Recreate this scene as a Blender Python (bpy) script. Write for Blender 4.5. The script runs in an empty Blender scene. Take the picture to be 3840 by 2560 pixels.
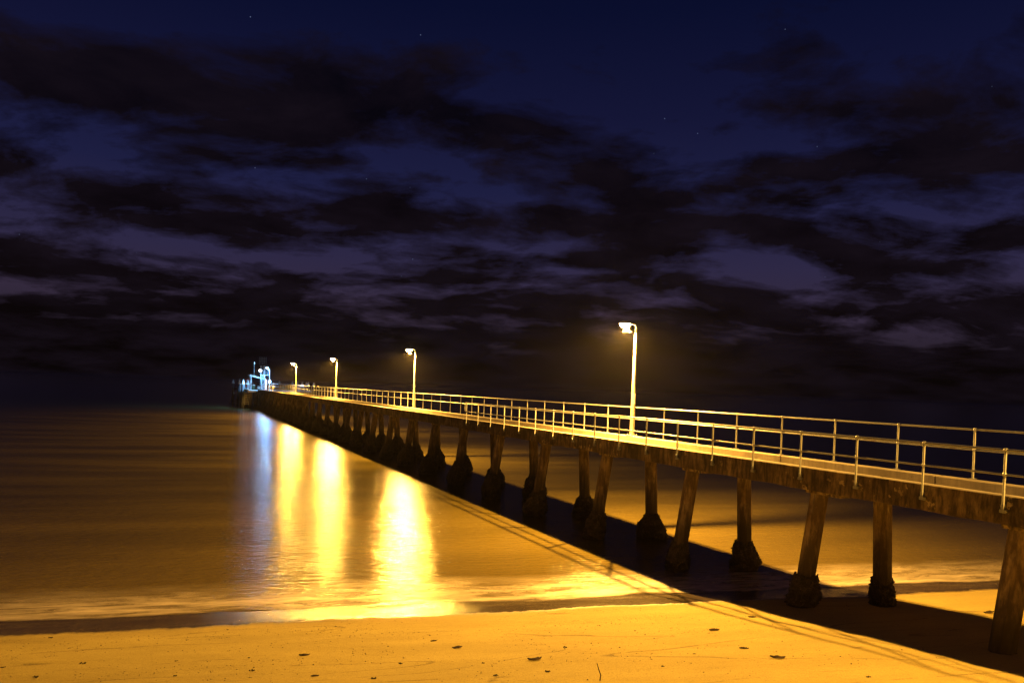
import bpy, math, random
from mathutils import Vector, Matrix, noise
R = math.radians
random.seed(11)

# ------------------------------------------------------------------ frame
H = 5.75                                   # camera height above the water
TH = math.atan(776 / 1700.0)               # heading of the jetty, left of straight ahead
CT, ST = math.cos(TH), math.sin(TH)
SU, SV = 0.968, 0.252                      # shoreline direction (x, y); seaward normal is (-SV, SU)
col = bpy.context.scene.collection


def P(L, t, z):                            # jetty coordinates: L across, t seaward, z above water
    return Vector((L * CT - t * ST, L * ST + t * CT, z))


def shore(x, y):                           # along, seaward
    return x * SU + y * SV, -x * SV + y * SU


def unshore(u, s):
    return u * SU - s * SV, u * SV + s * SU


def sand_height(x, y, fine=True):
    u, s = shore(x, y)
    if s > 19.3:
        z = -0.06 * (s - 19.3)
        z = max(z, -3.0)
    elif s > 18:
        z = 0.15 - 0.115 * (s - 18)
    elif s > 8:
        z = 0.15 + 0.1 * (18 - s)
    elif s > -2:
        z = 1.15 + 0.1 * (8 - s) + 0.02 * (8 - s) ** 2
    else:
        z = 4.15
    n = noise.noise(Vector((u * 0.16, s * 0.35, 3.1))) * 0.05
    n += noise.noise(Vector((u * 0.5, s * 1.3, 9.1))) * 0.018
    if fine:
        n += noise.noise(Vector((u * 1.7, s * 4.5, 1.7))) * 0.006
    return z + n


# ------------------------------------------------------------------ mesh builder
class MB:
    def __init__(self):
        self.v, self.f, self.sm = [], [], []

    def add(self, vs, fs, smooth=False):
        o = len(self.v)
        self.v += [tuple(p) for p in vs]
        self.f += [tuple(o + i for i in f) for f in fs]
        self.sm += [smooth] * len(fs)

    def box(self, x0, x1, y0, y1, z0, z1, bev=0.0, M=None):
        if bev <= 0:
            vs = [Vector((x, y, z)) for z in (z0, z1) for y in (y0, y1) for x in (x0, x1)]
            fs = [(0, 2, 3, 1), (4, 5, 7, 6), (0, 1, 5, 4), (2, 6, 7, 3), (0, 4, 6, 2), (1, 3, 7, 5)]
        else:
            b = bev
            vs, fs = [], []
            pr = [(x0 + b, y0), (x1 - b, y0), (x1, y0 + b), (x1, y1 - b), (x1 - b, y1), (x0 + b, y1), (x0, y1 - b), (x0, y0 + b)]
            cx, cy = (x0 + x1) / 2, (y0 + y1) / 2
            def ring(z, ins):
                out = []
                for x, y in pr:
                    out.append(Vector((x + (ins if x < cx else -ins), y + (ins if y < cy else -ins), z)))
                return out
            rings = [ring(z0, b), ring(z0 + b, 0), ring(z1 - b, 0), ring(z1, b)]
            for r in rings: vs += r
            for k in range(3):
                for i in range(8):
                    j = (i + 1) % 8
                    fs.append((k * 8 + i, k * 8 + j, k * 8 + 8 + j, k * 8 + 8 + i))
            fs.append(tuple(reversed(range(8)))); fs.append(tuple(24 + i for i in range(8)))
        if M is not None: vs = [M @ p for p in vs]
        self.add(vs, fs)
        return self

    def tube(self, pts, rad, n=10, smooth=True, caps=True):
        pts = [Vector(p) for p in pts]
        if not isinstance(rad, (list, tuple)): rad = [rad] * len(pts)
        vs, fs = [], []
        up = None
        for i, p in enumerate(pts):
            a = pts[max(i - 1, 0)]; b = pts[min(i + 1, len(pts) - 1)]
            d = (b - a).normalized()
            if up is None:
                up = Vector((0, 0, 1)) if abs(d.z) < 0.9 else Vector((1, 0, 0))
            s = d.cross(up).normalized(); up = s.cross(d).normalized()
            for k in range(n):
                an = 2 * math.pi * (k + .5) / n
                vs.append(p + (s * math.cos(an) + up * math.sin(an)) * rad[i])
        m = len(pts)
        for i in range(m - 1):
            for k in range(n):
                j = (k + 1) % n
                fs.append((i * n + k, i * n + j, (i + 1) * n + j, (i + 1) * n + k))
        self.add(vs, fs, smooth)
        if caps:
            self.add(vs[:n], [tuple(reversed(range(n)))]); self.add(vs[-n:], [tuple(range(n))])
        return self

    def lathe(self, prof, n=16, c=(0, 0, 0), smooth=True, sx=1, sy=1):
        c = Vector(c); vs, fs = [], []
        for r, z in prof:
            for k in range(n):
                a = 2 * math.pi * (k + .5) / n
                vs.append(c + Vector((r * math.cos(a) * sx, r * math.sin(a) * sy, z)))
        for i in range(len(prof) - 1):
            for k in range(n):
                j = (k + 1) % n
                fs.append((i * n + k, i * n + j, (i + 1) * n + j, (i + 1) * n + k))
        self.add(vs, fs, smooth)
        self.add(vs[:n], [tuple(reversed(range(n)))]); self.add(vs[-n:], [tuple(range(n))])
        return self

    def build(self, name, m, parent=None):
        me = bpy.data.meshes.new(name)
        me.from_pydata(self.v, [], self.f)
        me.polygons.foreach_set('use_smooth', self.sm)
        me.materials.append(m)
        me.update()
        o = bpy.data.objects.new(name, me); col.objects.link(o)
        if parent: o.parent = parent
        return o


def thing(name, label, cat, loc, group=None, rz=TH):
    o = bpy.data.objects.new(name, None); col.objects.link(o)
    o.empty_display_size = .3
    o.location = loc; o.rotation_euler = (0, 0, rz)
    return tag(o, label, cat, group)


def tag(o, label=None, cat=None, group=None, kind=None):
    if label: o['label'] = label
    if cat: o['category'] = cat
    if group: o['group'] = group
    if kind: o['kind'] = kind
    return o


def dup(root, loc, rz=None):
    r = root.copy(); col.objects.link(r); r.location = loc
    if rz is not None: r.rotation_euler = (0, 0, rz)
    for ch in list(root.children):
        c = ch.copy(); col.objects.link(c); c.parent = r
        for g in ch.children:
            d = g.copy(); col.objects.link(d); d.parent = c
    return r


# ------------------------------------------------------------------ materials
class NT:
    def __init__(self, name):
        self.m = bpy.data.materials.new(name); self.m.use_nodes = True
        self.t = self.m.node_tree; self.n = self.t.nodes; self.l = self.t.links
        self.b = self.n['Principled BSDF']; self.out = self.n['Material Output']
    def new(self, t, **k):
        x = self.n.new(t)
        for a, v in k.items(): setattr(x, a, v)
        return x
    def noise(self, vec, scale, detail=4, rough=.55, dist=0):
        x = self.new('ShaderNodeTexNoise'); x.inputs['Scale'].default_value = scale
        x.inputs['Detail'].default_value = detail; x.inputs['Roughness'].default_value = rough
        x.inputs['Distortion'].default_value = dist
        if vec is not None: self.l.new(vec, x.inputs['Vector'])
        return x.outputs['Fac']
    def ramp(self, fac, stops, interp='LINEAR'):
        x = self.new('ShaderNodeValToRGB'); e = x.color_ramp; e.interpolation = interp
        while len(e.elements) < len(stops): e.elements.new(.5)
        for i, (p, c) in enumerate(stops):
            e.elements[i].position = p
            e.elements[i].color = (c, c, c, 1) if not isinstance(c, tuple) else (*c, 1)
        self.l.new(fac, x.inputs[0]); return x.outputs[0]
    def math(self, op, a, b=None, clamp=False):
        x = self.new('ShaderNodeMath', operation=op, use_clamp=clamp)
        for i, q in enumerate((a, b)):
            if q is None: continue
            if isinstance(q, (int, float)): x.inputs[i].default_value = q
            else: self.l.new(q, x.inputs[i])
        return x.outputs[0]
    def mix(self, fac, a, b):
        x = self.new('ShaderNodeMix', data_type='RGBA')
        for key, q in ((0, fac), (6, a), (7, b)):
            if isinstance(q, (int, float)): x.inputs[key].default_value = q
            elif isinstance(q, tuple): x.inputs[key].default_value = (*q, 1)
            else: self.l.new(q, x.inputs[key])
        return x.outputs[2]
    def mapr(self, v, a, b, c, d):
        x = self.new('ShaderNodeMapRange')
        for i, q in enumerate((v, a, b, c, d)):
            if isinstance(q, (int, float)): x.inputs[i].default_value = q
            else: self.l.new(q, x.inputs[i])
        return x.outputs[0]
    def mapping(self, vec, scale=(1, 1, 1), rot=(0, 0, 0), loc=(0, 0, 0)):
        x = self.new('ShaderNodeMapping'); x.inputs['Scale'].default_value = scale
        x.inputs['Rotation'].default_value = rot; x.inputs['Location'].default_value = loc
        self.l.new(vec, x.inputs['Vector']); return x.outputs[0]
    def coord(self, which='Object'):
        return self.new('ShaderNodeTexCoord').outputs[which]
    def bump(self, h, strength=.3, dist=.02, normal=None):
        x = self.new('ShaderNodeBump')
        if isinstance(strength, (int, float)): x.inputs['Strength'].default_value = strength
        else: self.l.new(strength, x.inputs['Strength'])
        x.inputs['Distance'].default_value = dist
        self.l.new(h, x.inputs['Height'])
        if normal is not None: self.l.new(normal, x.inputs['Normal'])
        return x.outputs[0]
    def set(self, key, v):
        if isinstance(v, (int, float)): self.b.inputs[key].default_value = v
        elif isinstance(v, tuple): self.b.inputs[key].default_value = (*v, 1) if len(v) == 3 else v
        else: self.l.new(v, self.b.inputs[key])


def simple(name, c, rough=.5, metal=0, nscale=6, var=.15, bump=.0, bd=.01):
    t = NT(name); co = t.coord()
    n = t.noise(co, nscale, 5)
    a = tuple(x * (1 - var) for x in c); b = tuple(min(1, x * (1 + var)) for x in c)
    t.set('Base Color', t.ramp(n, [(.3, a), (.7, b)]))
    t.set('Roughness', t.mapr(n, .3, .7, max(.02, rough - .08), rough + .08)); t.set('Metallic', metal)
    if bump: t.set('Normal', t.bump(t.noise(co, nscale * 6, 4), bump, bd))
    return t.m


def glow(name, c, strength):
    t = NT(name); t.set('Base Color', c); t.set('Emission Color', c); t.set('Emission Strength', strength)
    return t.m


def concrete(name, base, stain=.5):
    t = NT(name); co = t.coord()
    n1 = t.noise(co, 1.3, 6, .6); n2 = t.noise(co, 14, 5, .6)
    c = t.ramp(n1, [(.3, tuple(x * .72 for x in base)), (.55, base), (.75, tuple(min(1, x * 1.2) for x in base))])
    st = t.noise(t.mapping(co, (5, 5, .5)), 1.6, 5, .65)
    c = t.mix(t.math('MULTIPLY', t.ramp(st, [(.45, 0.), (.7, 1.)]), stain), c, tuple(x * .35 for x in base))
    pits = t.new('ShaderNodeTexVoronoi'); pits.inputs['Scale'].default_value = 9; t.l.new(co, pits.inputs['Vector'])
    pm = t.math('MULTIPLY', t.ramp(pits.outputs['Distance'], [(.05, 1.), (.16, 0.)]), t.ramp(n1, [(.45, 0.), (.6, 1.)]))
    c = t.mix(pm, c, tuple(x * .3 for x in base))
    t.set('Base Color', c); t.set('Roughness', .85)
    hgt = t.math('SUBTRACT', n2, t.math('MULTIPLY', pm, .8))
    t.set('Normal', t.bump(hgt, .5, .012))
    return t.m


def fascia_mat():                          # edge beam: algae streaks, patched render, rust
    t = NT('edge_beam_concrete'); co = t.coord()
    blot = t.noise(co, 1.1, 6, .62)
    streak = t.noise(t.mapping(co, (4, 4, .9)), 1.6, 7, .72)
    c = t.ramp(blot, [(.35, (.07, .052, .034)), (.52, (.19, .14, .09)), (.68, (.34, .26, .17))])
    c = t.mix(t.ramp(streak, [(.42, .8), (.60, 0.)]), c, (.016, .012, .010))
    big = t.noise(t.mapping(co, loc=(4, 3, 1)), .55, 3, .5)
    patch = t.noise(t.mapping(co, loc=(1, 8, 2)), 3.4, 5, .62)
    pf = t.math('MULTIPLY', t.ramp(big, [(.5, 0.), (.58, .8)]), t.ramp(patch, [(.60, 0.), (.63, 1.)]))
    c = t.mix(pf, c, (.42, .34, .22))
    t.set('Base Color', c); t.set('Roughness', .88)
    t.set('Normal', t.bump(t.noise(co, 11, 6, .65), .6, .02))
    return t.m


def pile_mat():
    t = NT('pile_concrete'); co = t.coord()
    g = t.new('ShaderNodeNewGeometry').outputs['Position']
    sx = t.new('ShaderNodeSeparateXYZ'); t.l.new(g, sx.inputs[0])
    n1 = t.noise(g, 1.6, 6, .62); n2 = t.noise(t.mapping(g, (4, 4, .8)), 1.6, 6, .65)
    c = t.ramp(n1, [(.32, (.17, .12, .075)), (.55, (.33, .25, .16)), (.72, (.45, .37, .27))])
    lime = t.noise(t.mapping(g, (2, 2, .7), loc=(3, 1, 2)), 1.5, 5, .6)
    c = t.mix(t.ramp(lime, [(.62, 0.), (.68, .7)]), c, (.46, .42, .38))
    c = t.mix(t.ramp(n2, [(.45, .75), (.6, 0.)]), c, (.05, .032, .022))
    lev = t.math('ADD', sx.outputs['Z'], t.math('MULTIPLY', n2, 1.1))
    c = t.mix(t.mapr(lev, 1.9, 2.9, .8, 0.), c, (.032, .026, .02))   # tide line: algae below
    t.set('Base Color', c); t.set('Roughness', .8)
    t.set('Normal', t.bump(t.noise(g, 16, 6, .65), .6, .015))
    return t.m


def oyster_mat():
    t = NT('oyster_shell'); co = t.new('ShaderNodeNewGeometry').outputs['Position']
    v = t.new('ShaderNodeTexVoronoi'); v.inputs['Scale'].default_value = 24; t.l.new(co, v.inputs['Vector'])
    n = t.noise(co, 7, 5, .7)
    c = t.ramp(n, [(.35, (.018, .014, .011)), (.55, (.06, .047, .035)), (.68, (.13, .105, .08))])
    sp = t.math('MULTIPLY', t.ramp(v.outputs['Distance'], [(.12, 1.), (.26, 0.)]), t.ramp(n, [(.5, 0.), (.6, 1.)]))
    c = t.mix(sp, c, (.42, .38, .32))
    t.set('Base Color', c); t.set('Roughness', .55)
    t.set('Normal', t.bump(v.outputs['Distance'], 1, .04))
    return t.m


def galv(name='galvanised_steel', c=(.36, .385, .43), rough=.40, metal=.55):
    t = NT(name); co = t.coord()
    n = t.noise(co, 22, 5, .6); n2 = t.noise(co, 3, 4)
    cc = t.ramp(n, [(.3, tuple(x * .78 for x in c)), (.7, c)])
    cc = t.mix(t.ramp(n2, [(.58, 0.), (.7, .5)]), cc, (.17, .10, .06))
    t.set('Base Color', cc); t.set('Metallic', metal); t.set('Roughness', t.mapr(n, .3, .7, rough - .08, rough + .1))
    t.set('Normal', t.bump(n, .15, .004))
    return t.m


def shore_coords(t):
    g = t.new('ShaderNodeNewGeometry').outputs['Position']
    # u, s in x, y : rotate world by -shore angle
    return g, t.mapping(g, rot=(0, 0, -math.atan2(SV, SU)))


def sand_mat():
    t = NT('beach_sand'); g, us = shore_coords(t)
    sep = t.new('ShaderNodeSeparateXYZ'); t.l.new(us, sep.inputs[0])
    s = sep.outputs['Y']
    wob = t.noise(t.mapping(us, (.22, .05, 1)), 1.0, 3, .5)
    wob2 = t.noise(t.mapping(us, (3.2, .25, 1), rot=(0, 0, .5)), 1.0, 6, .7)
    edge = t.math('ADD', s, t.math('ADD', t.math('MULTIPLY', wob, .8), t.math('MULTIPLY', wob2, .5)))
    wet = t.mapr(edge, 18.22, 18.5, 0., 1.)
    dampm = t.mapr(edge, 17.3, 18.5, 0., .28)
    big = t.noise(t.mapping(us, (.35, 1.2, 1)), 1.0, 5, .55)
    fine = t.noise(g, 38, 6, .75)
    dry = t.ramp(big, [(.3, (.39, .32, .11)), (.7, (.49, .405, .14))])
    dry = t.mix(t.ramp(fine, [(.38, .65), (.48, 0.)]), dry, (.20, .15, .075))
    # clusters of dark grit
    cl = t.noise(t.mapping(us, (.5, 2.0, 1), loc=(4, 2, 0)), .9, 4, .6)
    gr = t.noise(t.mapping(us, (1, 1.6, 1)), 24, 3, .6)
    gm = t.math('MULTIPLY', t.ramp(cl, [(.54, 0.), (.64, 1.)]), t.ramp(gr, [(.60, 0.), (.66, 1.)]))
    dry = t.mix(t.math('MULTIPLY', gm, .75), dry, (.07, .05, .035))
    # thin wrack lines left by the last waves
    w = t.noise(t.mapping(us, (.07, .5, 1), loc=(0, 3, 0)), 1.0, 2, .35)
    line = t.math('MULTIPLY', w, 9.0); line = t.math('FRACT', line)
    lm = t.ramp(line, [(.0, 1.), (.03, .7), (.07, 0.)])
    br = t.ramp(t.noise(t.mapping(us, (.7, .7, 1), loc=(7, 1, 0)), 1.3, 5, .7), [(.46, 0.), (.54, 1.)])
    lmm = t.math('MULTIPLY', t.math('MULTIPLY', lm, br), t.ramp(fine, [(.40, 1.), (.60, .35)]))
    dry = t.mix(t.math('MULTIPLY', lmm, .8), dry, (.10, .07, .045))
    dry = t.mix(dampm, dry, (.24, .18, .09))
    streak = t.noise(t.mapping(us, (9, .9, 1), rot=(0, 0, .62)), 1.0, 6, .7)
    wetc = t.ramp(streak, [(.35, (.04, .03, .022)), (.65, (.075, .055, .04))])
    t.set('Base Color', t.mix(wet, dry, wetc))
    t.set('Roughness', t.mapr(wet, 0., 1., .92, .17))
    t.set('Specular IOR Level', t.mapr(wet, 0., 1., .15, .75))
    hgt = t.math('ADD', t.math('MULTIPLY', fine, t.mapr(wet, 0., 1., 1., .22)), t.math('MULTIPLY', streak, t.mapr(wet, 0., 1., 0., .9)))
    hgt = t.math('SUBTRACT', hgt, t.math('MULTIPLY', t.math('ADD', gm, lmm), t.mapr(wet, 0., 1., .6, 0.)))
    rp = t.noise(t.mapping(us, (1.2, 3.4, 1)), 3.2, 5, .6)
    nb = t.bump(hgt, .8, .016, t.bump(rp, t.mapr(wet, 0., 1., .5, .06), .03))
    t.set('Normal', nb)
    return t.m


def water_mat():
    t = NT('sea_water'); g, us = shore_coords(t)
    swell = t.noise(t.mapping(us, (.05, .30, 1)), 1.0, 4, .55)
    c = t.ramp(swell, [(.34, (.046, .038, .010)), (.62, (.092, .075, .020))])
    sp_ = t.new('ShaderNodeSeparateXYZ'); t.l.new(us, sp_.inputs[0])
    c = t.mix(t.mapr(sp_.outputs['Y'], 20., 42., 1., 0.), c, t.mix(swell, (.07, .055, .015), (.16, .122, .034)))   # stirred-up sand inshore
    t.set('Base Color', c)
    t.set('IOR', 1.33)
    rip = t.noise(t.mapping(us, (1.1, 2.8, 1)), 1.6, 3, .55)
    rip2 = t.noise(t.mapping(us, (1.1, 2.8, 1)), 7.0, 2, .5)
    h1 = t.bump(rip, 1.0, .050)
    h2 = t.bump(rip2, 1.0, .015, h1)
    t.set('Normal', h2)
    t.set('Roughness', .13)
    return t.m


def foam_mat():
    t = NT('surf_foam'); g, us = shore_coords(t)
    sep = t.new('ShaderNodeSeparateXYZ'); t.l.new(us, sep.inputs[0])
    u, s = sep.outputs['X'], sep.outputs['Y']
    a1 = t.noise(t.mapping(us, (.55, 2.4, 1), rot=(0, 0, .12)), 1.1, 7, .68, .6)
    a2 = t.noise(t.mapping(us, (.12, .5, 1), loc=(3, 0, 0)), 1.0, 3, .5)
    wob = t.math('MULTIPLY', t.noise(t.mapping(us, (.25, 0, 1), loc=(9, 0, 0)), 1.0, 4, .5), 1.6)
    ss = t.math('SUBTRACT', s, wob)
    # front edge crisp on the shore side, feathered seaward
    front = t.mapr(ss, 18.35, 18.55, 0., 1.)
    back = t.mapr(ss, 19.2, 21.3, 1., 0.)
    env = t.math('MULTIPLY', front, back)
    lace = t.ramp(a1, [(.33, .08), (.66, 1.)])
    al = t.math('MULTIPLY', env, t.math('MULTIPLY', lace, t.mapr(a2, .3, .65, .35, 1.1)), clamp=True)
    t.set('Base Color', (.72, .64, .56)); t.set('Roughness', .30); t.set('Specular IOR Level', .9)
    t.set('Alpha', t.math('MULTIPLY', al, 1.15, True))
    t.set('Normal', t.bump(a1, .8, .05))
    return t.m


M_conc = concrete('kerb_concrete', (.40, .36, .30), .35)
M_deck = concrete('deck_concrete', (.36, .32, .27), .3)
M_fas = fascia_mat()
M_pile = pile_mat()
M_oys = oyster_mat()
M_galv = galv()
M_pole = galv('pole_steel', (.55, .54, .52), .5, .3)
M_white = simple('white_paint', (.74, .74, .72), .45, 0, 5, .08)
M_post = simple('grey_white_paint', (.40, .42, .44), .5, 0, 5, .1)
M_cap = simple('white_plastic', (.82, .82, .80), .4, 0, 4, .05)
M_steelpile = simple('fender_pile_paint', (.16, .17, .18), .6, 0, 2, .3, .3, .01)
M_grey = simple('grey_paint', (.30, .31, .32), .5, 0, 5, .15)
M_tower = simple('tower_steel', (.10, .105, .11), .6, 0, 5, .15)
M_red = simple('red_paint', (.45, .06, .06), .5, 0, 5, .15)
M_timber = simple('weathered_timber', (.20, .15, .10), .8, 0, 3, .3, .4, .01)
M_drift = simple('dark_driftwood', (.045, .03, .02), .85, 0, 30, .5, .6, .01)
M_weed = simple('dry_seaweed', (.03, .022, .014), .9, 0, 40, .5, .5, .01)
M_green = simple('green_plastic', (.08, .16, .10), .5, 0, 4, .2)
M_sod = glow('sodium_lamp_glass', (1.0, .66, .24), 1300)
M_led = glow('white_led_glass', (.35, .65, 1.0), 45)
M_nav = glow('warm_flood_glass', (1.0, .86, .62), 160)

# ------------------------------------------------------------------ ground and sea


def sheet(name, us, ss, zf, m):
    vs, fs = [], []
    for s in ss:
        for u in us:
            x, y = unshore(u, s); vs.append((x, y, zf(x, y)))
    n = len(us)
    for j in range(len(ss) - 1):
        for i in range(n - 1):
            fs.append((j * n + i, j * n + i + 1, (j + 1) * n + i + 1, (j + 1) * n + i))
    mb = MB(); mb.add(vs, fs, True)
    return mb.build(name, m)


def frange(a, b, st):
    out = []
    x = a
    while x < b - 1e-6:
        out.append(x); x += st
    return out


us_ = [-6000, -2500, -1000, -500, -250, -150, -100, -70, -50, -40, -34, -30] + frange(-28, 36, .12) + [36, 40, 46, 55, 70, 100, 150, 250, 500, 1000, 2500, 6000]
ss_ = [-400, -150, -60, -30, -15, -8, -4, -2, 0, 2, 4, 6, 8, 9] + frange(9.6, 21, .08) + [21, 22, 24, 28, 35, 50, 70, 100, 150, 400]
tag(sheet('beach_ground', us_, ss_, sand_height, sand_mat()), kind='structure')
wu = [-9000, -3000, -1000, -300, -100, -50, -20, 0, 20, 50, 100, 300, 1000, 3000, 9000]
ws = [18.4, 22, 30, 50, 80, 120, 200, 400, 1000, 3000, 9000]
tag(sheet('sea_water', wu, ws, lambda x, y: 0.0, water_mat()), kind='structure')
fu = frange(-45, 60, .5); fs_ = frange(18.0, 24.2, .25)


def foamz(x, y):
    return max(0.0, sand_height(x, y)) + .012


tag(sheet('surf_foam', frange(-45, 60, .25), frange(18.2, 24.2, .12), foamz, foam_mat()), kind='stuff')

# ------------------------------------------------------------------ jetty
J = thing('jetty', 'long concrete jetty on raked piles running out from the beach into the sea', 'jetty', (0, 0, 0))
LN, LF = 15.17, 17.78
ZK, ZD, ZB = H - 1.82, H - 2.08, H - 2.39
T0, T1 = -24.0, 156.0
# deck slab in one mesh; kerbs are cast in bays with narrow joints
MB().box(LN + .103, LF - .103, T0, T1, ZB + .0, ZD).build('deck_slab', M_deck, J)


def kerb(l0, l1, name):
    mb = MB(); t = T0; k = 0
    while t < T1 - .1:
        e = min(t + 5.2, T1)
        dz = random.uniform(-.006, .006)
        mb.box(l0, l1, t + .012, e - .012, ZD - .03, ZK + dz, .02)
        t = e; k += 1
    return mb.build(name, M_conc, J)


kerb(LN + .104, LN + .36, 'kerb')
kerb(LF - .42, LF - .104, 'kerb')


def fascia(la, lb, ztop):                  # edge beam, cast in bays, ragged bottom arris
    mb = MB(); t = T0; sg = 1 if lb > la else -1; l0 = la
    while t < T1 - .1:
        e = min(t + 5.2, T1)
        n = 13
        ring = []
        for i in range(n):
            tt = t + .01 + (e - t - .02) * i / (n - 1)
            zb = ZB - .015 + noise.noise(Vector((tt * 1.3, l0, 0))) * .03
            ring.append([(la, tt, ztop), (la, tt, zb + .02), (la + .02 * sg, tt, zb), (lb, tt, zb), (lb, tt, ztop)])
        vs = [p for r in ring for p in r]; fs = []
        for i in range(n - 1):
            for k in range(5):
                a, b = i * 5 + k, i * 5 + (k + 1) % 5
                fs.append((a, a + 5, b + 5, b) if sg > 0 else (a, b, b + 5, a + 5))
        fs.append((0, 1, 2, 3, 4)); fs.append(tuple((n - 1) * 5 + k for k in (4, 3, 2, 1, 0)))
        mb.add(vs, fs)
        t = e
    return mb.build('edge_beam', M_fas, J)


fascia(LN, LN + .10, ZK - .012)
fascia(LF, LF - .10, ZK - .012)

# pile bents
bents = [3.9, 9.2] + [14.35 + 5.28 * k for k in range(27)]


def pile_mesh(top, bot, r0=.235, r1=.25):
    mb = MB()
    n = 8; pts = []
    for i in range(9):
        f = i / 8
        pts.append(Vector(top).lerp(Vector(bot), f))
    mb.tube(pts, [r0 + (r1 - r0) * i / 8 for i in range(9)], 8, False)
    return mb


def oyster(seed, rmax, h, zb, lean):
    """ragged clump of oyster shells round the foot of a pile; local z from zb to zb+h"""
    rnd = random.Random(seed); mb = MB()
    n, m = 34, 22; vs, fs = [], []
    def prof(f, a):
        bulge = .24 + (rmax - .24) * (math.sin(min(1, (1 - f) / .55) * math.pi / 2) ** .9)
        if f < .35: bulge *= .72 + .28 * (f / .35)
        k = 1 + .55 * noise.noise(Vector((math.cos(a) * 1.3 + seed, math.sin(a) * 1.3, f * 3.0)))
        k += .24 * noise.noise(Vector((math.cos(a) * 5 + seed, math.sin(a) * 5, f * 11)))
        return .22 + (bulge - .22) * k + .02 * rnd.random()
    top_var = lambda a: 1 + .12 * noise.noise(Vector((math.cos(a) * 1.7, math.sin(a) * 1.7, seed * 3.3)))
    for i in range(m):
        f = i / (m - 1)
        for k in range(n):
            a = 2 * math.pi * k / n
            r = prof(f, a)
            z = zb + h * f * top_var(a)
            ax = Vector(lean) * (z)
            vs.append(Vector((ax.x + r * math.cos(a), ax.y + r * math.sin(a), z)))
    for i in range(m - 1):
        for k in range(n):
            j = (k + 1) % n
            fs.append((i * n + k, i * n + j, (i + 1) * n + j, (i + 1) * n + k))
    fs.append(tuple(reversed(range(n))))
    mb.add(vs, fs, False)
    base = list(vs)
    for q in range(620):
        i = rnd.randrange(1, m); k = rnd.randrange(n)
        p = base[i * n + k]
        c = Vector((0, 0, p.z)); out = Vector((p.x, p.y, 0)).normalized()
        d = (out + Vector((rnd.uniform(-.7, .7), rnd.uniform(-.7, .7), rnd.uniform(-.5, .8)))).normalized()
        s = d.cross(Vector((rnd.uniform(-1, 1), rnd.uniform(-1, 1), rnd.uniform(-1, 1)))).normalized()
        w = s.cross(d)
        L = rnd.uniform(.03, .085); W = L * rnd.uniform(.35, .6)
        b = p - d * .02
        mb.add([b - s * W * .5, b + s * W * .5, b + s * W * .75 + d * L * .7, b + d * L + w * .01, b - s * W * .75 + d * L * .7, b + w * .018 + d * L * .4],
               [(0, 1, 5), (1, 2, 5), (2, 3, 5), (3, 4, 5), (4, 0, 5), (0, 4, 3, 2, 1)])
    return mb


variants = {}


def get_oyster(kind, idx):
    key = (kind, idx)
    if key not in variants:
        rr = {2: (.34, .31), 3: (.38, .42), 4: (.42, .50), 5: (.45, .52)}.get(idx, (.52, .56))[0 if kind[0] == 'n' else 1]
        lean = (.45 / 3.9, -.02) if kind[0] == 'n' else (-.2 / 3.9, 0)
        dims = {'n1': (.44, 1.1, .0), 'n2': (.62, 1.35, -.35), 'n3': (.78, 1.7, -.4),
                'f1': (.40, .95, .0), 'f2': (.60, 1.25, -.35), 'f3': (.74, 1.6, -.4)}[kind]
        variants[key] = oyster(idx * 7 + sum(map(ord, kind)), rr, dims[1], dims[2], lean).build('oyster_cluster', M_oys)
        return variants[key]
    o = variants[key].copy(); col.objects.link(o); return o


pn = pile_mesh((15.6, 0, ZB + .02), (15.6 - .45 * (ZB + 1.2) / 3.4, .15, -1.2)).build('pile', M_pile, J)
pf = pile_mesh((17.2, 0, ZB + .02), (17.2 + .2 * (ZB + 1.2) / 3.4, 0, -1.2)).build('pile', M_pile, J)
# the foot of the shoreward near pile is bare; every other pile carries oysters
cap_mesh = MB().box(15.33, 17.5, -.88, .28, ZB - .11, ZB - .02, .02).build('crosshead', M_fas, J)
for i, t in enumerate(bents):
    for src, kind in ((pn, 'n'), (pf, 'f')):
        o = src if i == 0 else src.copy()
        if i: col.objects.link(o); o.parent = J
        o.location = (0, t - (.6 if kind == 'f' else 0), 0)
        if i >= 2:
            lvl = '1' if i == 2 else ('2' if i < 6 else '3')
            oc = get_oyster(kind + lvl, i if i < 8 else 8 + i % 4)
            oc.parent = o; rq = random.Random(i * 3 + (kind == 'f')); oc.scale = (rq.uniform(.9, 1.12), rq.uniform(.9, 1.12), rq.uniform(.86, 1.15)); oc.rotation_euler = (0, 0, rq.uniform(-.5, .5))
            zz = 0.0
            oc.location = ((15.6 - .45 * ZB / 3.4) if kind == 'n' else (17.2 + .2 * ZB / 3.4), .1 if kind == 'n' else 0, zz)
    c = cap_mesh if i == 0 else cap_mesh.copy()
    if i: col.objects.link(c); c.parent = J
    c.location = (0, t, 0)

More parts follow.
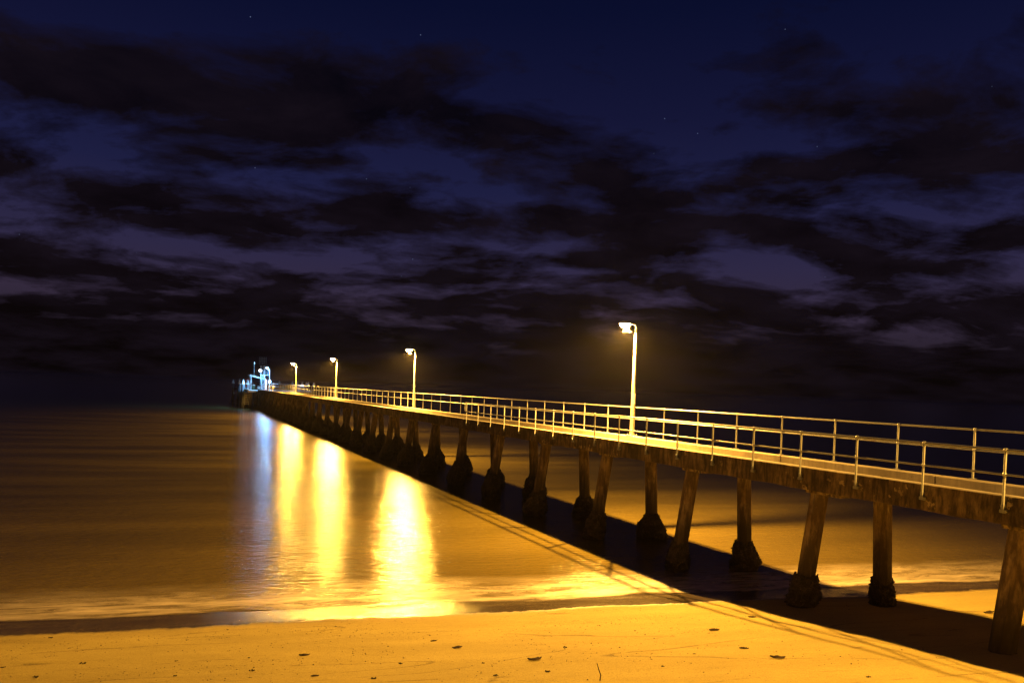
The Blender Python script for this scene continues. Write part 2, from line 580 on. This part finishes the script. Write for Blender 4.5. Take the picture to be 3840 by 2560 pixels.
# head platform
PL0, PL1, PT0, PT1 = 13.2, 26.0, 156.0, 192.0
pd = MB().box(PL0, PL1, PT0, PT1, ZD - .45, ZD + .02, .04).build('platform_deck', M_deck, J)
kb = MB()
kb.box(PL0, PL0 + .3, PT0 + .02, PT1 - .02, ZD + .024, ZD + .2, .02)
kb.box(PL0 + .32, PL1 - .32, PT1 - .3, PT1 - .02, ZD + .024, ZD + .2, .02)
kb.box(PL1 - .3, PL1, PT0 + .02, PT1 - .02, ZD + .024, ZD + .2, .02)
kb.build('platform_kerb', M_conc, J)
pp0 = MB().tube([(0, 0, ZD - .46), (0, 0, -1.5)], [.28, .28], 10).build('platform_pile', M_pile, J)
first = True
for t in frange(158, 191.5, 5.4):
    for L in (14.0, 17.8, 21.8, 25.2):
        o = pp0 if first else pp0.copy()
        if not first: col.objects.link(o); o.parent = J
        first = False
        o.location = (L, t, 0)

# ------------------------------------------------------------------ handrails


def make_rail(label, L, tops, zb, zt, zm, foot, tubeends):
    a, b = tops[0], tops[-1]
    root = thing('handrail', label, 'handrail', (0, 0, 0), 'handrails along the jetty')
    e = .0
    top = MB(); mid = MB()
    if tubeends == 'loop':
        c = b + .28; r = .13
        pts = [(L, a - .3, zt), (L, c - r, zt)]
        for k in range(1, 6):
            an = math.pi / 2 * k / 6
            pts.append((L, c - r + r * math.sin(an), zt - r + r * math.cos(an)))
        pts += [(L, c, zt - r), (L, c, zm + r)]
        for k in range(1, 6):
            an = math.pi / 2 * k / 6
            pts.append((L, c - r + r * math.cos(an), zm + r - r * math.sin(an)))
        pts.append((L, c - r, zm))
        top.tube(pts, .026, 10)
        mid.tube([(L, a - .3, zm), (L, c - r - .004, zm)], .021, 10)
    else:
        top.tube([(L, a - .3, zt), (L, b + .1, zt)], .026, 10); mid.tube([(L, a - .3, zm), (L, b + .1, zm)], .021, 10)
    top.build('top_rail', M_galv, root); mid.build('mid_rail', M_galv, root)
    pm = MB()
    pm.tube([(0, 0, zb), (0, 0, zt)], .026, 10)
    pm.lathe([(.012, zt - .045), (.034, zt - .03), (.042, zt), (.034, zt + .032), (.012, zt + .044)], 10)
    pm.lathe([(.027, zm - .04), (.036, zm - .02), (.036, zm + .02), (.027, zm + .04)], 10)
    if foot == 'side':
        pm.box(-.03, .045, -.028, .028, zb - .10, zb + .02, .006)
        pm.box(-.012, .055, -.07, .07, zb - .16, zb - .09, .006)
    else:
        pm.box(-.07, .07, -.06, .06, zb, zb + .012)
    p0 = pm.build('post', M_galv, root)
    for i, t in enumerate(tops):
        o = p0 if i == 0 else p0.copy()
        if i: col.objects.link(o); o.parent = root
        o.location = (L, t, 0)
    return root


near_t = [9.31 + 1.762 * k for k in range(-3, 18)]
far_t = [11.61 + 2.08 * k for k in range(-4, 70)]
make_rail('galvanised two-rail handrail side-mounted on the near kerb, ending in a looped end', 15.1, near_t, H - 2.0, H - .9, H - 1.39, 'side', 'loop')
make_rail('long galvanised handrail on the far kerb, running the whole jetty behind the lamp posts', 17.62, far_t, ZK + .008, H - .62, H - 1.11, 'top', 'open')
# short hoop rail by the head
hr = thing('guard_rail', 'short pale hoop rail on the near edge where the jetty meets the end platform', 'guard rail', (0, 0, 0))
z1, z2 = ZK + 1.0, ZK + .45
a, b = 131.0, 154.0
q = MB(); r = .2
pts = [(15.3, b, z1), (15.3, a + r, z1), (15.3, a + .06, z1 - .06), (15.3, a, z1 - r), (15.3, a, z2 + r), (15.3, a + .06, z2 + .06), (15.3, a + r, z2), (15.3, b, z2)]
q.tube(pts, .045, 8).build('hoop', M_white, hr)
g0 = None
for t in frange(a + 1.5, b, 3.2):
    if g0 is None: g0 = MB().tube([(0, 0, ZK - .01), (0, 0, z1 - .02)], .04, 8).build('post', M_white, hr); o = g0
    else: o = g0.copy(); col.objects.link(o); o.parent = hr
    o.location = (15.3, t, 0)

# ------------------------------------------------------------------ lamp posts
ARM = .50
PT = H + 2.72 - ZK                          # pole height above kerb


def lamp_parts(root, head_glass):
    bp = MB().box(-.19, .19, -.17, .17, 0, .025, .004)
    for x in (-.14, .14):
        for y in (-.12, .12):
            bp.lathe([(.02, .02), (.02, .075), (.011, .08)], 8, (x, y, 0))
    bp.build('base_plate', M_pole, root)
    MB().tube([(0, 0, .02), (0, 0, 1.2), (0, 0, PT)], [.105, .092, .052], 8, False).build('pole', M_pole, root)
    ib = MB().box(-.03, .03, -.135, -.09, 1.35, 1.75, .006).build('service_hatch', M_grey, root)
    MB().tube([(.0, 0, PT - .02), (-.03, 0, PT + .09), (-.12, 0, PT + .14), (-.22, 0, PT + .15)], .034, 8).build('arm', M_pole, root)
    hd = MB(); secs = []
    n = 14
    for f, w, h in ((0, .05, .04), (.12, .11, .07), (.4, .16, .10), (.75, .17, .11), (.94, .12, .08), (1.0, .04, .03)):
        x = -.16 - .66 * f
        secs.append([Vector((x, w * math.cos(2 * math.pi * k / n), PT + .13 + max(-.015, h * math.sin(2 * math.pi * k / n)))) for k in range(n)])
    vs = [p for s_ in secs for p in s_]; fs = []
    for i in range(len(secs) - 1):
        for k in range(n):
            j = (k + 1) % n
            fs.append((i * n + k, (i + 1) * n + k, (i + 1) * n + j, i * n + j))
    fs.append(tuple(range(n))); fs.append(tuple(reversed([(len(secs) - 1) * n + k for k in range(n)])))
    hd.add(vs, fs, True)
    head = hd.build('lamp_head', M_grey, root)
    MB().lathe([(.05, -.15), (.10, -.135), (.135, -.10), (.155, -.05), (.16, .0)], 16, (-ARM - .02, 0, PT + .11), True, 1.5, 1).build('glass_bowl', head_glass, head)
    sd = MB(); vs = []; fs = []; n = 12
    for k in range(n + 1):
        a = R(-82 + 164 * k / n)
        for r_, z in ((.19, PT + .07), (.19, PT - .19), (.197, PT - .19), (.197, PT + .07)):
            vs.append((-ARM - .02 + r_ * math.cos(a) * 1.3, r_ * math.sin(a), z))
    for k in range(n):
        for q_ in range(4):
            w_ = (q_ + 1) % 4
            fs.append((k * 4 + q_, k * 4 + w_, k * 4 + 4 + w_, k * 4 + 4 + q_))
    fs.append((3, 2, 1, 0)); fs.append((n * 4, n * 4 + 1, n * 4 + 2, n * 4 + 3))
    sd.add(vs, fs); sd.build('glare_shield', M_grey, head)
    return head


lamp_t = [26.2, 57.5, 89.1, 121.3]
lamp_lab = ['nearest and tallest-looking lamp post, glaring orange on the far kerb of the jetty',
            'second lamp post from the camera, orange light above the middle of the long far handrail',
            'third lamp post from the camera, small orange light left of the second one',
            'fourth lamp post out, last orange one before the blue-lit end platform']
SOD = (1.0, .475, .062)


def lamp_light(root, power, c, loc=(-ARM - .02, 0, PT - .10), rad=.08, name='lamp_light', aim=(0, 0, -1), cone=180, blend=.27):
    ld = bpy.data.lights.new(name, 'SPOT' if aim else 'POINT'); ld.energy = power; ld.color = c; ld.shadow_soft_size = rad
    lo = bpy.data.objects.new(name, ld); col.objects.link(lo); lo.parent = root; lo.location = loc
    if aim: ld.spot_size = R(cone); ld.spot_blend = blend; lo.rotation_euler = Vector(aim).to_track_quat('-Z', 'Y').to_euler()
    return lo


PW = 41000
L0 = None
for i, t in enumerate(lamp_t):
    if i == 0:
        L0 = thing('lamp_post', lamp_lab[0], 'lamp post', P(17.55, t, ZK), 'orange lamp posts along the jetty')
        lamp_parts(L0, M_sod); o = L0
        lamp_light(o, PW, SOD)
    else:
        o = dup(L0, P(17.55, t, ZK)); o['label'] = lamp_lab[i]
# the same row of lamps goes on towards the shore, outside the frame
for t in (-5.2,):
    o = dup(L0, P(17.55, t, ZK)); o['label'] = 'next orange lamp post of the row towards the shore, outside the picture'
# white lamp at the platform
W = thing('white_lamp_post', 'slim lamp post with a blue-white light at the start of the end platform', 'lamp post', P(17.4, 156.4, ZD + .02))
lamp_parts(W, M_led)
lamp_light(W, 9500, (.15, .48, 1.0), name='white_light')
W.scale = (1, 1, 1.0)

# ------------------------------------------------------------------ things on the end platform
ZP = ZD + .024
fp = thing('mooring_pile', 'leftmost dark mooring pile with a white cone cap at the seaward corner of the platform', 'mooring pile', P(12.8, 190, 0), 'mooring piles with white cone caps')
MB().tube([(0, 0, -1.5), (0, 0, ZD + 1.25)], .27, 14).build('shaft', M_steelpile, fp)
MB().lathe([(.33, ZD + 1.1), (.33, ZD + 1.3), (.25, ZD + 1.55), (.04, ZD + 2.1)], 14).build('cone_cap', M_cap, fp)
caps = [(12.9, 172.0, 'second mooring pile from the left, its white cone cap beside the swim-ladder hoops'),
        (12.95, 163.0, 'mooring pile with white cone cap just left of the red and white notice cabinet'),
        (17.3, 192.4, 'cone-capped mooring pile seen between the shelter posts'),
        (21.2, 192.4, 'cone-capped mooring pile behind the foot of the steep stair'),
        (23.8, 192.4, 'cone-capped mooring pile standing just behind the short hoop rail'),
        (26.35, 188.0, 'cone-capped mooring pile left of the fourth lamp post, behind the far handrail'),
        (26.35, 180.0, 'cone-capped mooring pile immediately left of the fourth lamp pole'),
        (26.35, 172.5, 'cone-capped mooring pile immediately right of the fourth lamp pole'),
        (27.2, 172.5, 'outer one of the close pair of cone-capped piles right of the fourth lamp post'),
        (26.35, 164.5, 'cone-capped mooring pile between the two low white benches'),
        (26.35, 157.0, 'rightmost cone-capped mooring pile, by the end of the low white bench')]
for L, t, lab in caps:
    o = dup(fp, P(L, t, 0)); o['label'] = lab
pp_ = thing('plain_pile', 'plain square-topped pile without a cap beside the swim-ladder hoops', 'pile', P(12.85, 168.5, 0))
MB().tube([(0, 0, -1.5), (0, 0, ZD + 1.1)], .2, 12).build('shaft', M_steelpile, pp_)
MB().box(-.22, .22, -.22, .22, ZD + 1.1, ZD + 1.16, .01).build('top_plate', M_cap, pp_)

# shelter
sh = thing('shelter', 'open white shelter with a sloping skillion roof on slim posts', 'shelter', P(14.4, 163.5, ZP))
W_, D_ = 2.9, 4.4
pst = None
for x in (.12, W_ - .25):
    for y in (.15, D_ - .2):
        z = 3.0 - .75 * x / W_
        MB().box(x - .07, x + .07, y - .07, y + .07, 0, z, .01).build('post', M_post, sh)
sl = Matrix.Rotation(math.atan2(.78, W_), 4, 'Y')
rf = MB().box(-.15, W_ + .25, -.2, D_ + .2, .05, .10, 0, Matrix.Translation((0, 0, 3.06)) @ sl)
rf.build('roof_sheet', M_grey, sh)
for y in (-.05, D_ - .1):
    fb = MB().box(-.2, W_ + .3, y, y + .12, -.16, .045, .01, Matrix.Translation((0, 0, 3.06)) @ sl)
    fb.build('roof_beam', M_post, sh)
for k in range(5):
    x = .1 + k * (W_ - .1) / 4
    MB().box(x - .05, x + .05, -.15, D_ + .15, .103, .16, .01, Matrix.Translation((0, 0, 3.06)) @ sl).build('batten', M_post, sh)

# notice cabinet
nb = thing('notice_cabinet', 'white notice cabinet with a dark red frame standing under the shelter roof', 'notice board', P(14.0, 170.5, ZP))
MB().box(0, 1.1, 0, .3, .5, 2.3, .02).build('frame', M_red, nb)
MB().box(.1, 1.0, -.03, -.004, 1.0, 2.1, .01).build('front_panel', M_cap, nb)
MB().box(.06, .2, .04, .22, 0, .5).build('leg', M_grey, nb)
MB().box(.9, 1.04, .04, .22, 0, .5).build('leg', M_grey, nb)

# sign post
sp = thing('sign_post', 'small post with a white plate at the platform edge, in front of the shelter', 'sign', P(13.5, 158.6, ZP))
MB().tube([(0, 0, 0), (0, 0, 1.9)], .05, 10).build('post', M_white, sp)
MB().box(-.45, .1, -.03, .03, 1.2, 1.34, .01).build('plate', M_cap, sp)

# swim ladder hoops
hl = thing('ladder_hoops', 'pair of white bent-pipe grab hoops over the platform edge', 'ladder', P(13.3, 168.8, ZP))
for y in (0, 1.6):
    pts = [(-.45, y, -.9), (-.45, y, .7)] + [(-.45 + .45 * (1 - math.cos(math.pi * k / 8)) , y, .7 + .42 * math.sin(math.pi * k / 8)) for k in range(1, 8)] + [(.45, y, .7), (.45, y, 0)]
    MB().tube(pts, .05, 8).build('hoop', M_white, hl)
rl = MB()
for k in range(5): rl.tube([(-.45, .02, -.85 + .3 * k), (-.45, 1.58, -.85 + .3 * k)], .025, 6)
rl.build('rungs', M_galv, hl)

# table bench and bin
bt = thing('picnic_table', 'pale picnic table with curved pipe legs under the shelter', 'table', P(15.6, 160.6, ZP))
MB().box(0, 1.5, 0, .75, .72, .78, .01).build('table_top', M_white, bt)
for x in (.2, 1.3):
    MB().tube([(x, -.45, .0), (x, -.4, .35), (x, .1, .68), (x, .65, .68), (x, 1.15, .35), (x, 1.2, 0)], .03, 8).build('leg_frame', M_galv, bt)
MB().box(0, 1.5, -.6, -.3, .42, .47, .01).build('seat', M_white, bt)
MB().box(0, 1.5, 1.05, 1.35, .42, .47, .01).build('seat', M_white, bt)
bn = thing('litter_bin', 'squat pale green litter bin behind the sign post', 'bin', P(15.3, 166.5, ZP))
MB().lathe([(.28, 0), (.32, .05), (.34, .85), (.36, .88)], 16).build('body', M_green, bn)
MB().lathe([(.37, .885), (.33, .97), (.12, 1.08)], 16).build('lid', M_cap, bn)

# steep stair
st = thing('steep_stair', 'steep white ship-type stair leading up to the caged beacon landing', 'stair', P(16.2, 157.8, ZP))
for x in (0, .85):
    MB().box(x - .03, x + .03, -.1, .1, 0, 3.15, .005, Matrix.Translation((.0, 0, 0)) @ Matrix.Shear('XY', 4, (-.15, 0)).to_4x4() if False else Matrix(((1, 0, -.13, 0), (0, 1, .25, 0), (0, 0, 1, 0), (0, 0, 0, 1)))).build('stringer', M_grey, st)
for k in range(11):
    z = .2 + k * .27
    MB().box(.034 - .13 * z, .816 - .13 * z, .25 * z - .1, .25 * z + .12, z, z + .035, .004).build('tread', M_grey, st)
# beacon tower with landing and safety cage
bc = thing('beacon_tower', 'slender lattice beacon tower carrying a glaring warm floodlight and a caged landing', 'tower', P(16.0, 159.3, ZP))
for x in (0, .7):
    for y in (0, .7):
        MB().tube([(x, y, 0), (x, y, 5.1)], .04, 6).build('tower_leg', M_tower, bc)
lt = MB()
for k in range(10):
    z = .1 + .5 * k
    for (xa, ya, xb, yb) in ((0, 0, .7, 0), (.7, 0, .7, .7), (.7, .7, 0, .7), (0, .7, 0, 0)):
        lt.tube([(xa, ya, z), (xb, yb, z + .5)], .018, 5)
lt.build('bracing', M_tower, bc)
MB().box(-.1, 1.5, -.35, .9, 3.12, 3.2, .01).build('landing', M_grey, bc)
cg = MB()
for k in range(7):
    a = 2 * math.pi * k / 7
    cg.tube([(1.0 + .5 * math.cos(a), .25 + .5 * math.sin(a), 3.2), (1.0 + .5 * math.cos(a), .25 + .5 * math.sin(a), 5.2)], .018, 5)
for k in range(4):
    z = 3.6 + .5 * k
    cg.tube([(1.0 + .5 * math.cos(2 * math.pi * j / 16), .25 + .5 * math.sin(2 * math.pi * j / 16), z) for j in range(17)], .018, 5, True, False)
cg.build('safety_cage', M_tower, bc)
MB().box(-.45, .15, -.3, .0, 3.85, 4.25, .02).build('flood_housing', M_grey, bc)
MB().lathe([(.15, 0), (.17, .08), (.10, .18)], 14, (-.15, -.45, 3.95)).build('flood_glass', M_nav, bc)
lamp_light(bc, 2600, (.28, .62, 1.0), (-.75, .1, 4.0), .12, 'flood_light', (-.5, .8, -.45), 150, .3)
tg = MB()
for z in (5.6, 6.0, 6.5): tg.tube([(-.35, .35, z), (1.05, .35, z)], .016, 5)
for x in (-.35, .0, .35, .7, 1.05): tg.tube([(x, .35, 5.1), (x, .35, 6.9)], .016, 5)
tg.build('daymark_grid', M_tower, bc)
ant = thing('beacon_marker', 'thin pale marker pole with a stub top left of the glaring floodlight', 'marker', P(14.9, 161.5, ZP + 3.2))
MB().tube([(0, 0, -.1), (0, 0, 2.2)], .018, 6).build('rod', M_tower, ant)
MB().lathe([(.06, 2.2), (.08, 2.3), (.05, 2.6)], 10).build('stub_top', M_cap, ant)

# entrance cabinet with globe light
ec = thing('power_cabinet', 'tall red and white power cabinet at the foot of the blue-white lamp post', 'cabinet', P(16.85, 157.0, ZP))
MB().box(-.3, .15, -.1, .25, 0, 2.25, .02).build('cabinet_body', M_red, ec)
MB().box(-.25, .10, -.125, -.104, .2, 2.1, .008).build('door', M_cap, ec)
gl = thing('globe_light', 'small round blue-white light beside the red and white cabinet, above the handrail', 'lamp', P(17.3, 155.2, ZK))
MB().tube([(0, 0, 0), (0, 0, 1.35)], .04, 8).build('stem', M_white, gl)
MB().lathe([(.06, 1.36), (.17, 1.45), (.21, 1.6), (.17, 1.75), (.06, 1.83)], 14).build('globe', M_led, gl)
lamp_light(gl, 250, (.45, .7, 1.0), (-.36, -.2, 1.6), .15, 'globe_lamp', None)

# landing stairs under the platform
ls = thing('landing_steps', 'dim timber boat-landing steps descending under the near edge of the platform', 'steps', P(12.95, 171, 0))
for x in (-.1, -1.3):
    MB().tube([(x, 0, 2.8), (x, 12.0, .25)], .07, 6).build('stringer', M_timber, ls)
for k in range(10):
    f = (k + .5) / 10
    MB().box(-1.24, -.16, 12 * f - .25, 12 * f + .25, 2.8 - 2.55 * f, 2.86 - 2.55 * f, .005).build('tread', M_timber, ls)
ll = thing('landing_ladder', 'short pale ladder hanging below the deck at the shoreward end of the platform', 'ladder', P(13.0, 158.0, 0))
for x in (-.15, .75):
    MB().tube([(x, 0, .6), (x, 0, 3.5)], .04, 6).build('side_rail', M_grey, ll)
for k in range(7):
    MB().box(-.11, .71, -.05, .05, .8 + .38 * k, .85 + .38 * k, .005).build('rung', M_white, ll)

# low white benches on the wing
b0 = thing('low_bench', 'low white bench behind the far handrail by the fourth lamp post', 'bench', P(24.2, 165.6, ZP), 'low white benches on the wing')
MB().box(0, .6, 0, 7.5, .95, 1.4, .03).build('seat', M_cap, b0)
for y in (.5, 6.8):
    MB().box(.1, .5, y, y + .25, 0, .95, .01).build('leg', M_grey, b0)
o = dup(b0, P(24.2, 156.8, ZP)); o['label'] = 'low white bench nearest the shore, behind the far handrail right of the fourth lamp post'

# ------------------------------------------------------------------ scraps on the sand
scr = [(-9.5, 15.36, .10, 'w', 'dark scrap of seaweed nearest the wet sand at the left edge of the beach'),
       (-7.72, 13.47, .12, 'w', 'dark seaweed tuft on the left, between the wavy wrack lines'),
       (-8.02, 12.59, .11, 'w', 'dark seaweed scrap at the bottom left of the sand'),
       (-8.96, 13.13, .08, 'w', 'tiny dark scrap at the very left edge of the sand'),
       (-5.7, 12.72, .07, 'w', 'small dark scrap low on the sand, right of the bottom left seaweed'),
       (-6.11, 13.67, .06, 'w', 'small dark scrap in line above the low left-centre scrap'),
       (-4.48, 13.08, .12, 'w', 'flat dark scrap below and left of the large bark piece'),
       (-3.84, 14.12, .19, 'b', 'largest dark piece of bark lying on the middle of the sand'),
       (-3.29, 12.81, .13, 'b', 'flat brown chip just below the large bark piece'),
       (-2.22, 12.66, .11, 'w', 'dark flat scrap at the bottom edge, right of the brown chip'),
       (-4.82, 13.86, .06, 'w', 'tiny dark scrap left of the large bark piece'),
       (-1.91, 13.63, .10, 'w', 'dark thin scrap right of the large bark piece'),
       (-1.48, 15.35, .13, 'b', 'brown twig high on the middle of the beach near the wet sand'),
       (-.95, 14.83, .20, 'b', 'knobbly pair of bark chips right of the high middle twig'),
       (-.38, 13.66, .07, 'w', 'small dark crumb below the knobbly bark chips'),
       (-.14, 12.92, .09, 'w', 'thin scrap at the bottom edge in the centre of the picture'),
       (1.23, 14.87, .11, 'w', 'dark crumb right of the centre, above the long driftwood'),
       (.58, 13.91, .26, 'b', 'long flat driftwood sliver in the lower centre of the sand'),
       (.79, 13.15, .11, 'w', 'dark dash of weed just below the long driftwood sliver'),
       (4.72, 16.54, .24, 'b', 'thin twig lying just outside the railing shadow on the bright sand'),
       (4.87, 14.9, .18, 'b', 'brown bark chip between the twig and the long curled bark'),
       (5.32, 14.26, .27, 'b', 'long curled bark piece lowest right on the bright sand'),
       (6.04, 18.0, .18, 'b', 'pale driftwood chip at the very edge of the jetty shadow'),
       (3.74, 14.41, .07, 'w', 'small dark crumb left of the long curled bark piece'),
       (2.93, 13.52, .07, 'w', 'tiny dark crumb lower left of the curled bark piece'),
       (6.49, 13.04, .09, 'w', 'dark crumb at the bottom, under the railing shadow lines'),
       (12.3, 18.71, .3, 'b', 'dark stick on the small sunny-looking patch of sand behind the jetty')]
scr[-1] = (12.3, 18.71, .3, 'b', 'dark stick on the lit patch of sand behind the jetty, beside the last pile')
for i, (x, y, w, k, lab) in enumerate(scr):
    w *= .68
    rnd = random.Random(i + 50); mb = MB()
    z = sand_height(x, y)
    if k == 'b':
        n = 9; pts = []; rad = []
        bend = rnd.uniform(-.12, .12)
        for q_ in range(n):
            f = q_ / (n - 1) - .5
            pts.append((f * w * 1.6, bend * w * math.cos(f * 3) * 2 + rnd.uniform(-.03, .03) * w, w * .11 + rnd.uniform(-.02, .04) * w + (w * .08 if q_ in (0, n - 1) else 0)))
            rad.append(w * (.03 + .17 * math.cos(f * 2.9)) * rnd.uniform(.75, 1.2))
        mb.tube(pts, rad, 7, False)
        mb.tube([pts[3], (pts[3][0] + w * .1, pts[3][1] - w * .25, w * .3)], [w * .07, w * .02], 5, False)
        o = mb.build('driftwood', M_drift); cat = 'driftwood'; grp = 'driftwood pieces on the sand'
    else:
        for q_ in range(14):
            a = rnd.uniform(0, 6.28); r_ = w * rnd.uniform(0, .5)
            c = Vector((r_ * math.cos(a) * 1.5, r_ * math.sin(a), w * .06))
            d = Vector((rnd.uniform(-1, 1), rnd.uniform(-1, 1), rnd.uniform(-.1, .5))) * w * .4
            mb.tube([c - d * .5, c + Vector((0, 0, w * .1)), c + d * .5 + Vector((0, 0, w * .05))], [w * .05, w * .13, w * .03], 5, False)
        o = mb.build('seaweed_scrap', M_weed); cat = 'seaweed'; grp = 'seaweed scraps on the sand'
    o.location = (x, y, z); o.rotation_euler = (0, 0, TH * .3 + rnd.uniform(-.35, .35))
    tag(o, lab, cat, grp)
sk = MB().tube([(0, 0, -.02), (.01, 0, .1), (-.03, 0, .2), (-.06, .0, .3)], [.012, .011, .008, .005], 6).build('upright_twig', M_drift)
sk.location = (1.68, 12.71, sand_height(1.68, 12.71)); tag(sk, 'thin twig stuck upright in the sand at the bottom edge', 'twig')

# shell grit and pebbles: countless
gm = MB(); rnd = random.Random(5)
for q_ in range(4200):
    u = rnd.uniform(-13, 14); s = 11.5 + 6.6 * rnd.random() ** .8
    if noise.noise(Vector((u * .5, s * 1.1, 5))) < rnd.uniform(-.35, .35): continue
    x, y = unshore(u, s); z = sand_height(x, y)
    r_ = rnd.uniform(.006, .014) * (1.6 if rnd.random() < .06 else 1)
    vs = [(x + r_ * rnd.uniform(.6, 1.3), y, z), (x, y + r_, z), (x - r_ * rnd.uniform(.6, 1.3), y, z), (x, y - r_, z), (x, y, z + r_ * .9)]
    gm.add(vs, [(0, 1, 4), (1, 2, 4), (2, 3, 4), (3, 0, 4)])
tag(gm.build('shell_grit', simple('shell_grit', (.09, .065, .045), .8, 0, 60, .6)), kind='stuff')

# ------------------------------------------------------------------ sky


def world():
    w = bpy.data.worlds.new('World'); bpy.context.scene.world = w; w.use_nodes = True
    class WT(NT):
        def __init__(self, w):
            self.t = w.node_tree; self.n = self.t.nodes; self.l = self.t.links
    t = WT(w)
    bg = t.n['Background']
    d = t.coord('Generated')
    sep = t.new('ShaderNodeSeparateXYZ'); t.l.new(d, sep.inputs[0])
    z = sep.outputs['Z']
    zz = t.math('ADD', t.math('MAXIMUM', z, 0.0), .21)
    px = t.math('DIVIDE', sep.outputs['X'], zz); py = t.math('DIVIDE', sep.outputs['Y'], zz)
    cb = t.new('ShaderNodeCombineXYZ'); t.l.new(px, cb.inputs[0]); t.l.new(py, cb.inputs[1])
    pv = cb.outputs[0]
    warp = t.noise(t.mapping(pv, loc=(3.7, 1.2, 0)), 1.3, 3, .5)
    pv2 = t.new('ShaderNodeVectorMath', operation='ADD')
    cw = t.new('ShaderNodeCombineXYZ'); t.l.new(t.math('MULTIPLY', warp, .45), cw.inputs[0]); t.l.new(t.math('MULTIPLY', warp, .3), cw.inputs[1])
    t.l.new(pv, pv2.inputs[0]); t.l.new(cw.outputs[0], pv2.inputs[1])
    n = t.noise(t.mapping(pv2.outputs[0], (.8, 1.0, 1), loc=CLOUD_LOC), 2.7, 10, .60)
    # low cloud bank, a bright gap, then broken cloud, clear higher up
    bias = t.ramp(z, [(.0, 1.), (.055, .85), (.078, .60), (.098, .68), (.115, .68), (.138, .50), (.160, .44), (.182, .60), (.21, .62), (.29, .60), (.335, .53), (.385, .40), (.44, .24), (.6, .1)])
    dens = t.math('ADD', t.math('ADD', t.math('MULTIPLY', n, 1.5), -.25), t.math('MULTIPLY', t.math('SUBTRACT', bias, .5), .72))
    cm = t.ramp(dens, [(.41, 0.), (.49, .5), (.61, 1.)])
    clear = t.ramp(z, [(.0, (.004, .003, .004)), (.06, (.022, .015, .026)), (.10, (.034, .023, .047)), (.16, (.026, .021, .058)), (.25, (.012, .013, .052)), (.34, (.0070, .0078, .036)), (.45, (.0030, .0045, .025)), (.7, (.0010, .0020, .013))])
    tex = t.noise(t.mapping(pv2.outputs[0], loc=(9, 2, 0)), 3.2, 7, .6)
    cl = t.ramp(z, [(.0, (.0022, .0012, .0010)), (.12, (.0035, .0020, .0026)), (.25, (.0028, .0018, .0034)), (.45, (.0016, .0015, .0048))])
    cl2 = t.mix(t.ramp(tex, [(.35, 0.), (.7, .7)]), cl, (.0095, .006, .011))
    c = t.mix(cm, clear, cl2)
    # a few faint stars where the cloud is open
    v = t.new('ShaderNodeTexVoronoi'); v.inputs['Scale'].default_value = 42; t.l.new(d, v.inputs['Vector'])
    star = t.math('MULTIPLY', t.ramp(v.outputs['Distance'], [(.012, 1.), (.03, 0.)]), t.math('SUBTRACT', 1.0, cm))
    c = t.mix(t.math('MULTIPLY', star, .35), c, (.35, .45, .8))
    t.l.new(c, bg.inputs['Color']); bg.inputs['Strength'].default_value = 1.0


CLOUD_LOC = (2.3, 5.1, 0)
HAZE = .00006
world()

# thin mist volume, added to give the lamps a halo
hz = MB().box(-9500, 9500, -450, 9500, -4.2, 15.0).build('haze', None or bpy.data.materials.new('lamp_halo_haze'))
hm = hz.data.materials[0]; hm.use_nodes = True
hm.node_tree.nodes.remove(hm.node_tree.nodes['Principled BSDF'])
pv_ = hm.node_tree.nodes.new('ShaderNodeVolumePrincipled')
pv_.inputs['Density'].default_value = HAZE; pv_.inputs['Color'].default_value = (.9, .9, .9, 1); pv_.inputs['Anisotropy'].default_value = .84
hm.node_tree.links.new(pv_.outputs[0], hm.node_tree.nodes['Material Output'].inputs['Volume'])
tag(hz, kind='stuff')

# ------------------------------------------------------------------ camera
cd = bpy.data.cameras.new('camera'); cam = bpy.data.objects.new('camera', cd); col.objects.link(cam)
cd.sensor_width = 36; cd.lens = 1700 / 2352 * 36
cd.shift_y = 152.6 / 2352
cd.clip_start = .1; cd.clip_end = 20000
cam.location = (0, 0, H)
cam.rotation_euler = (Matrix.Rotation(math.pi / 2 - R(1.5), 3, 'X') @ Matrix.Rotation(.033, 3, 'Z')).to_euler()
sc = bpy.context.scene
sc.camera = cam
sc.render.engine = 'CYCLES'
sc.cycles.use_denoising = True
sc.cycles.max_bounces = 6; sc.cycles.diffuse_bounces = 3; sc.cycles.glossy_bounces = 3; sc.cycles.transparent_max_bounces = 8
sc.cycles.sample_clamp_indirect = 8
sc.view_settings.view_transform = 'Standard'; sc.view_settings.look = 'None'
sc.view_settings.exposure = 0; sc.view_settings.gamma = 1
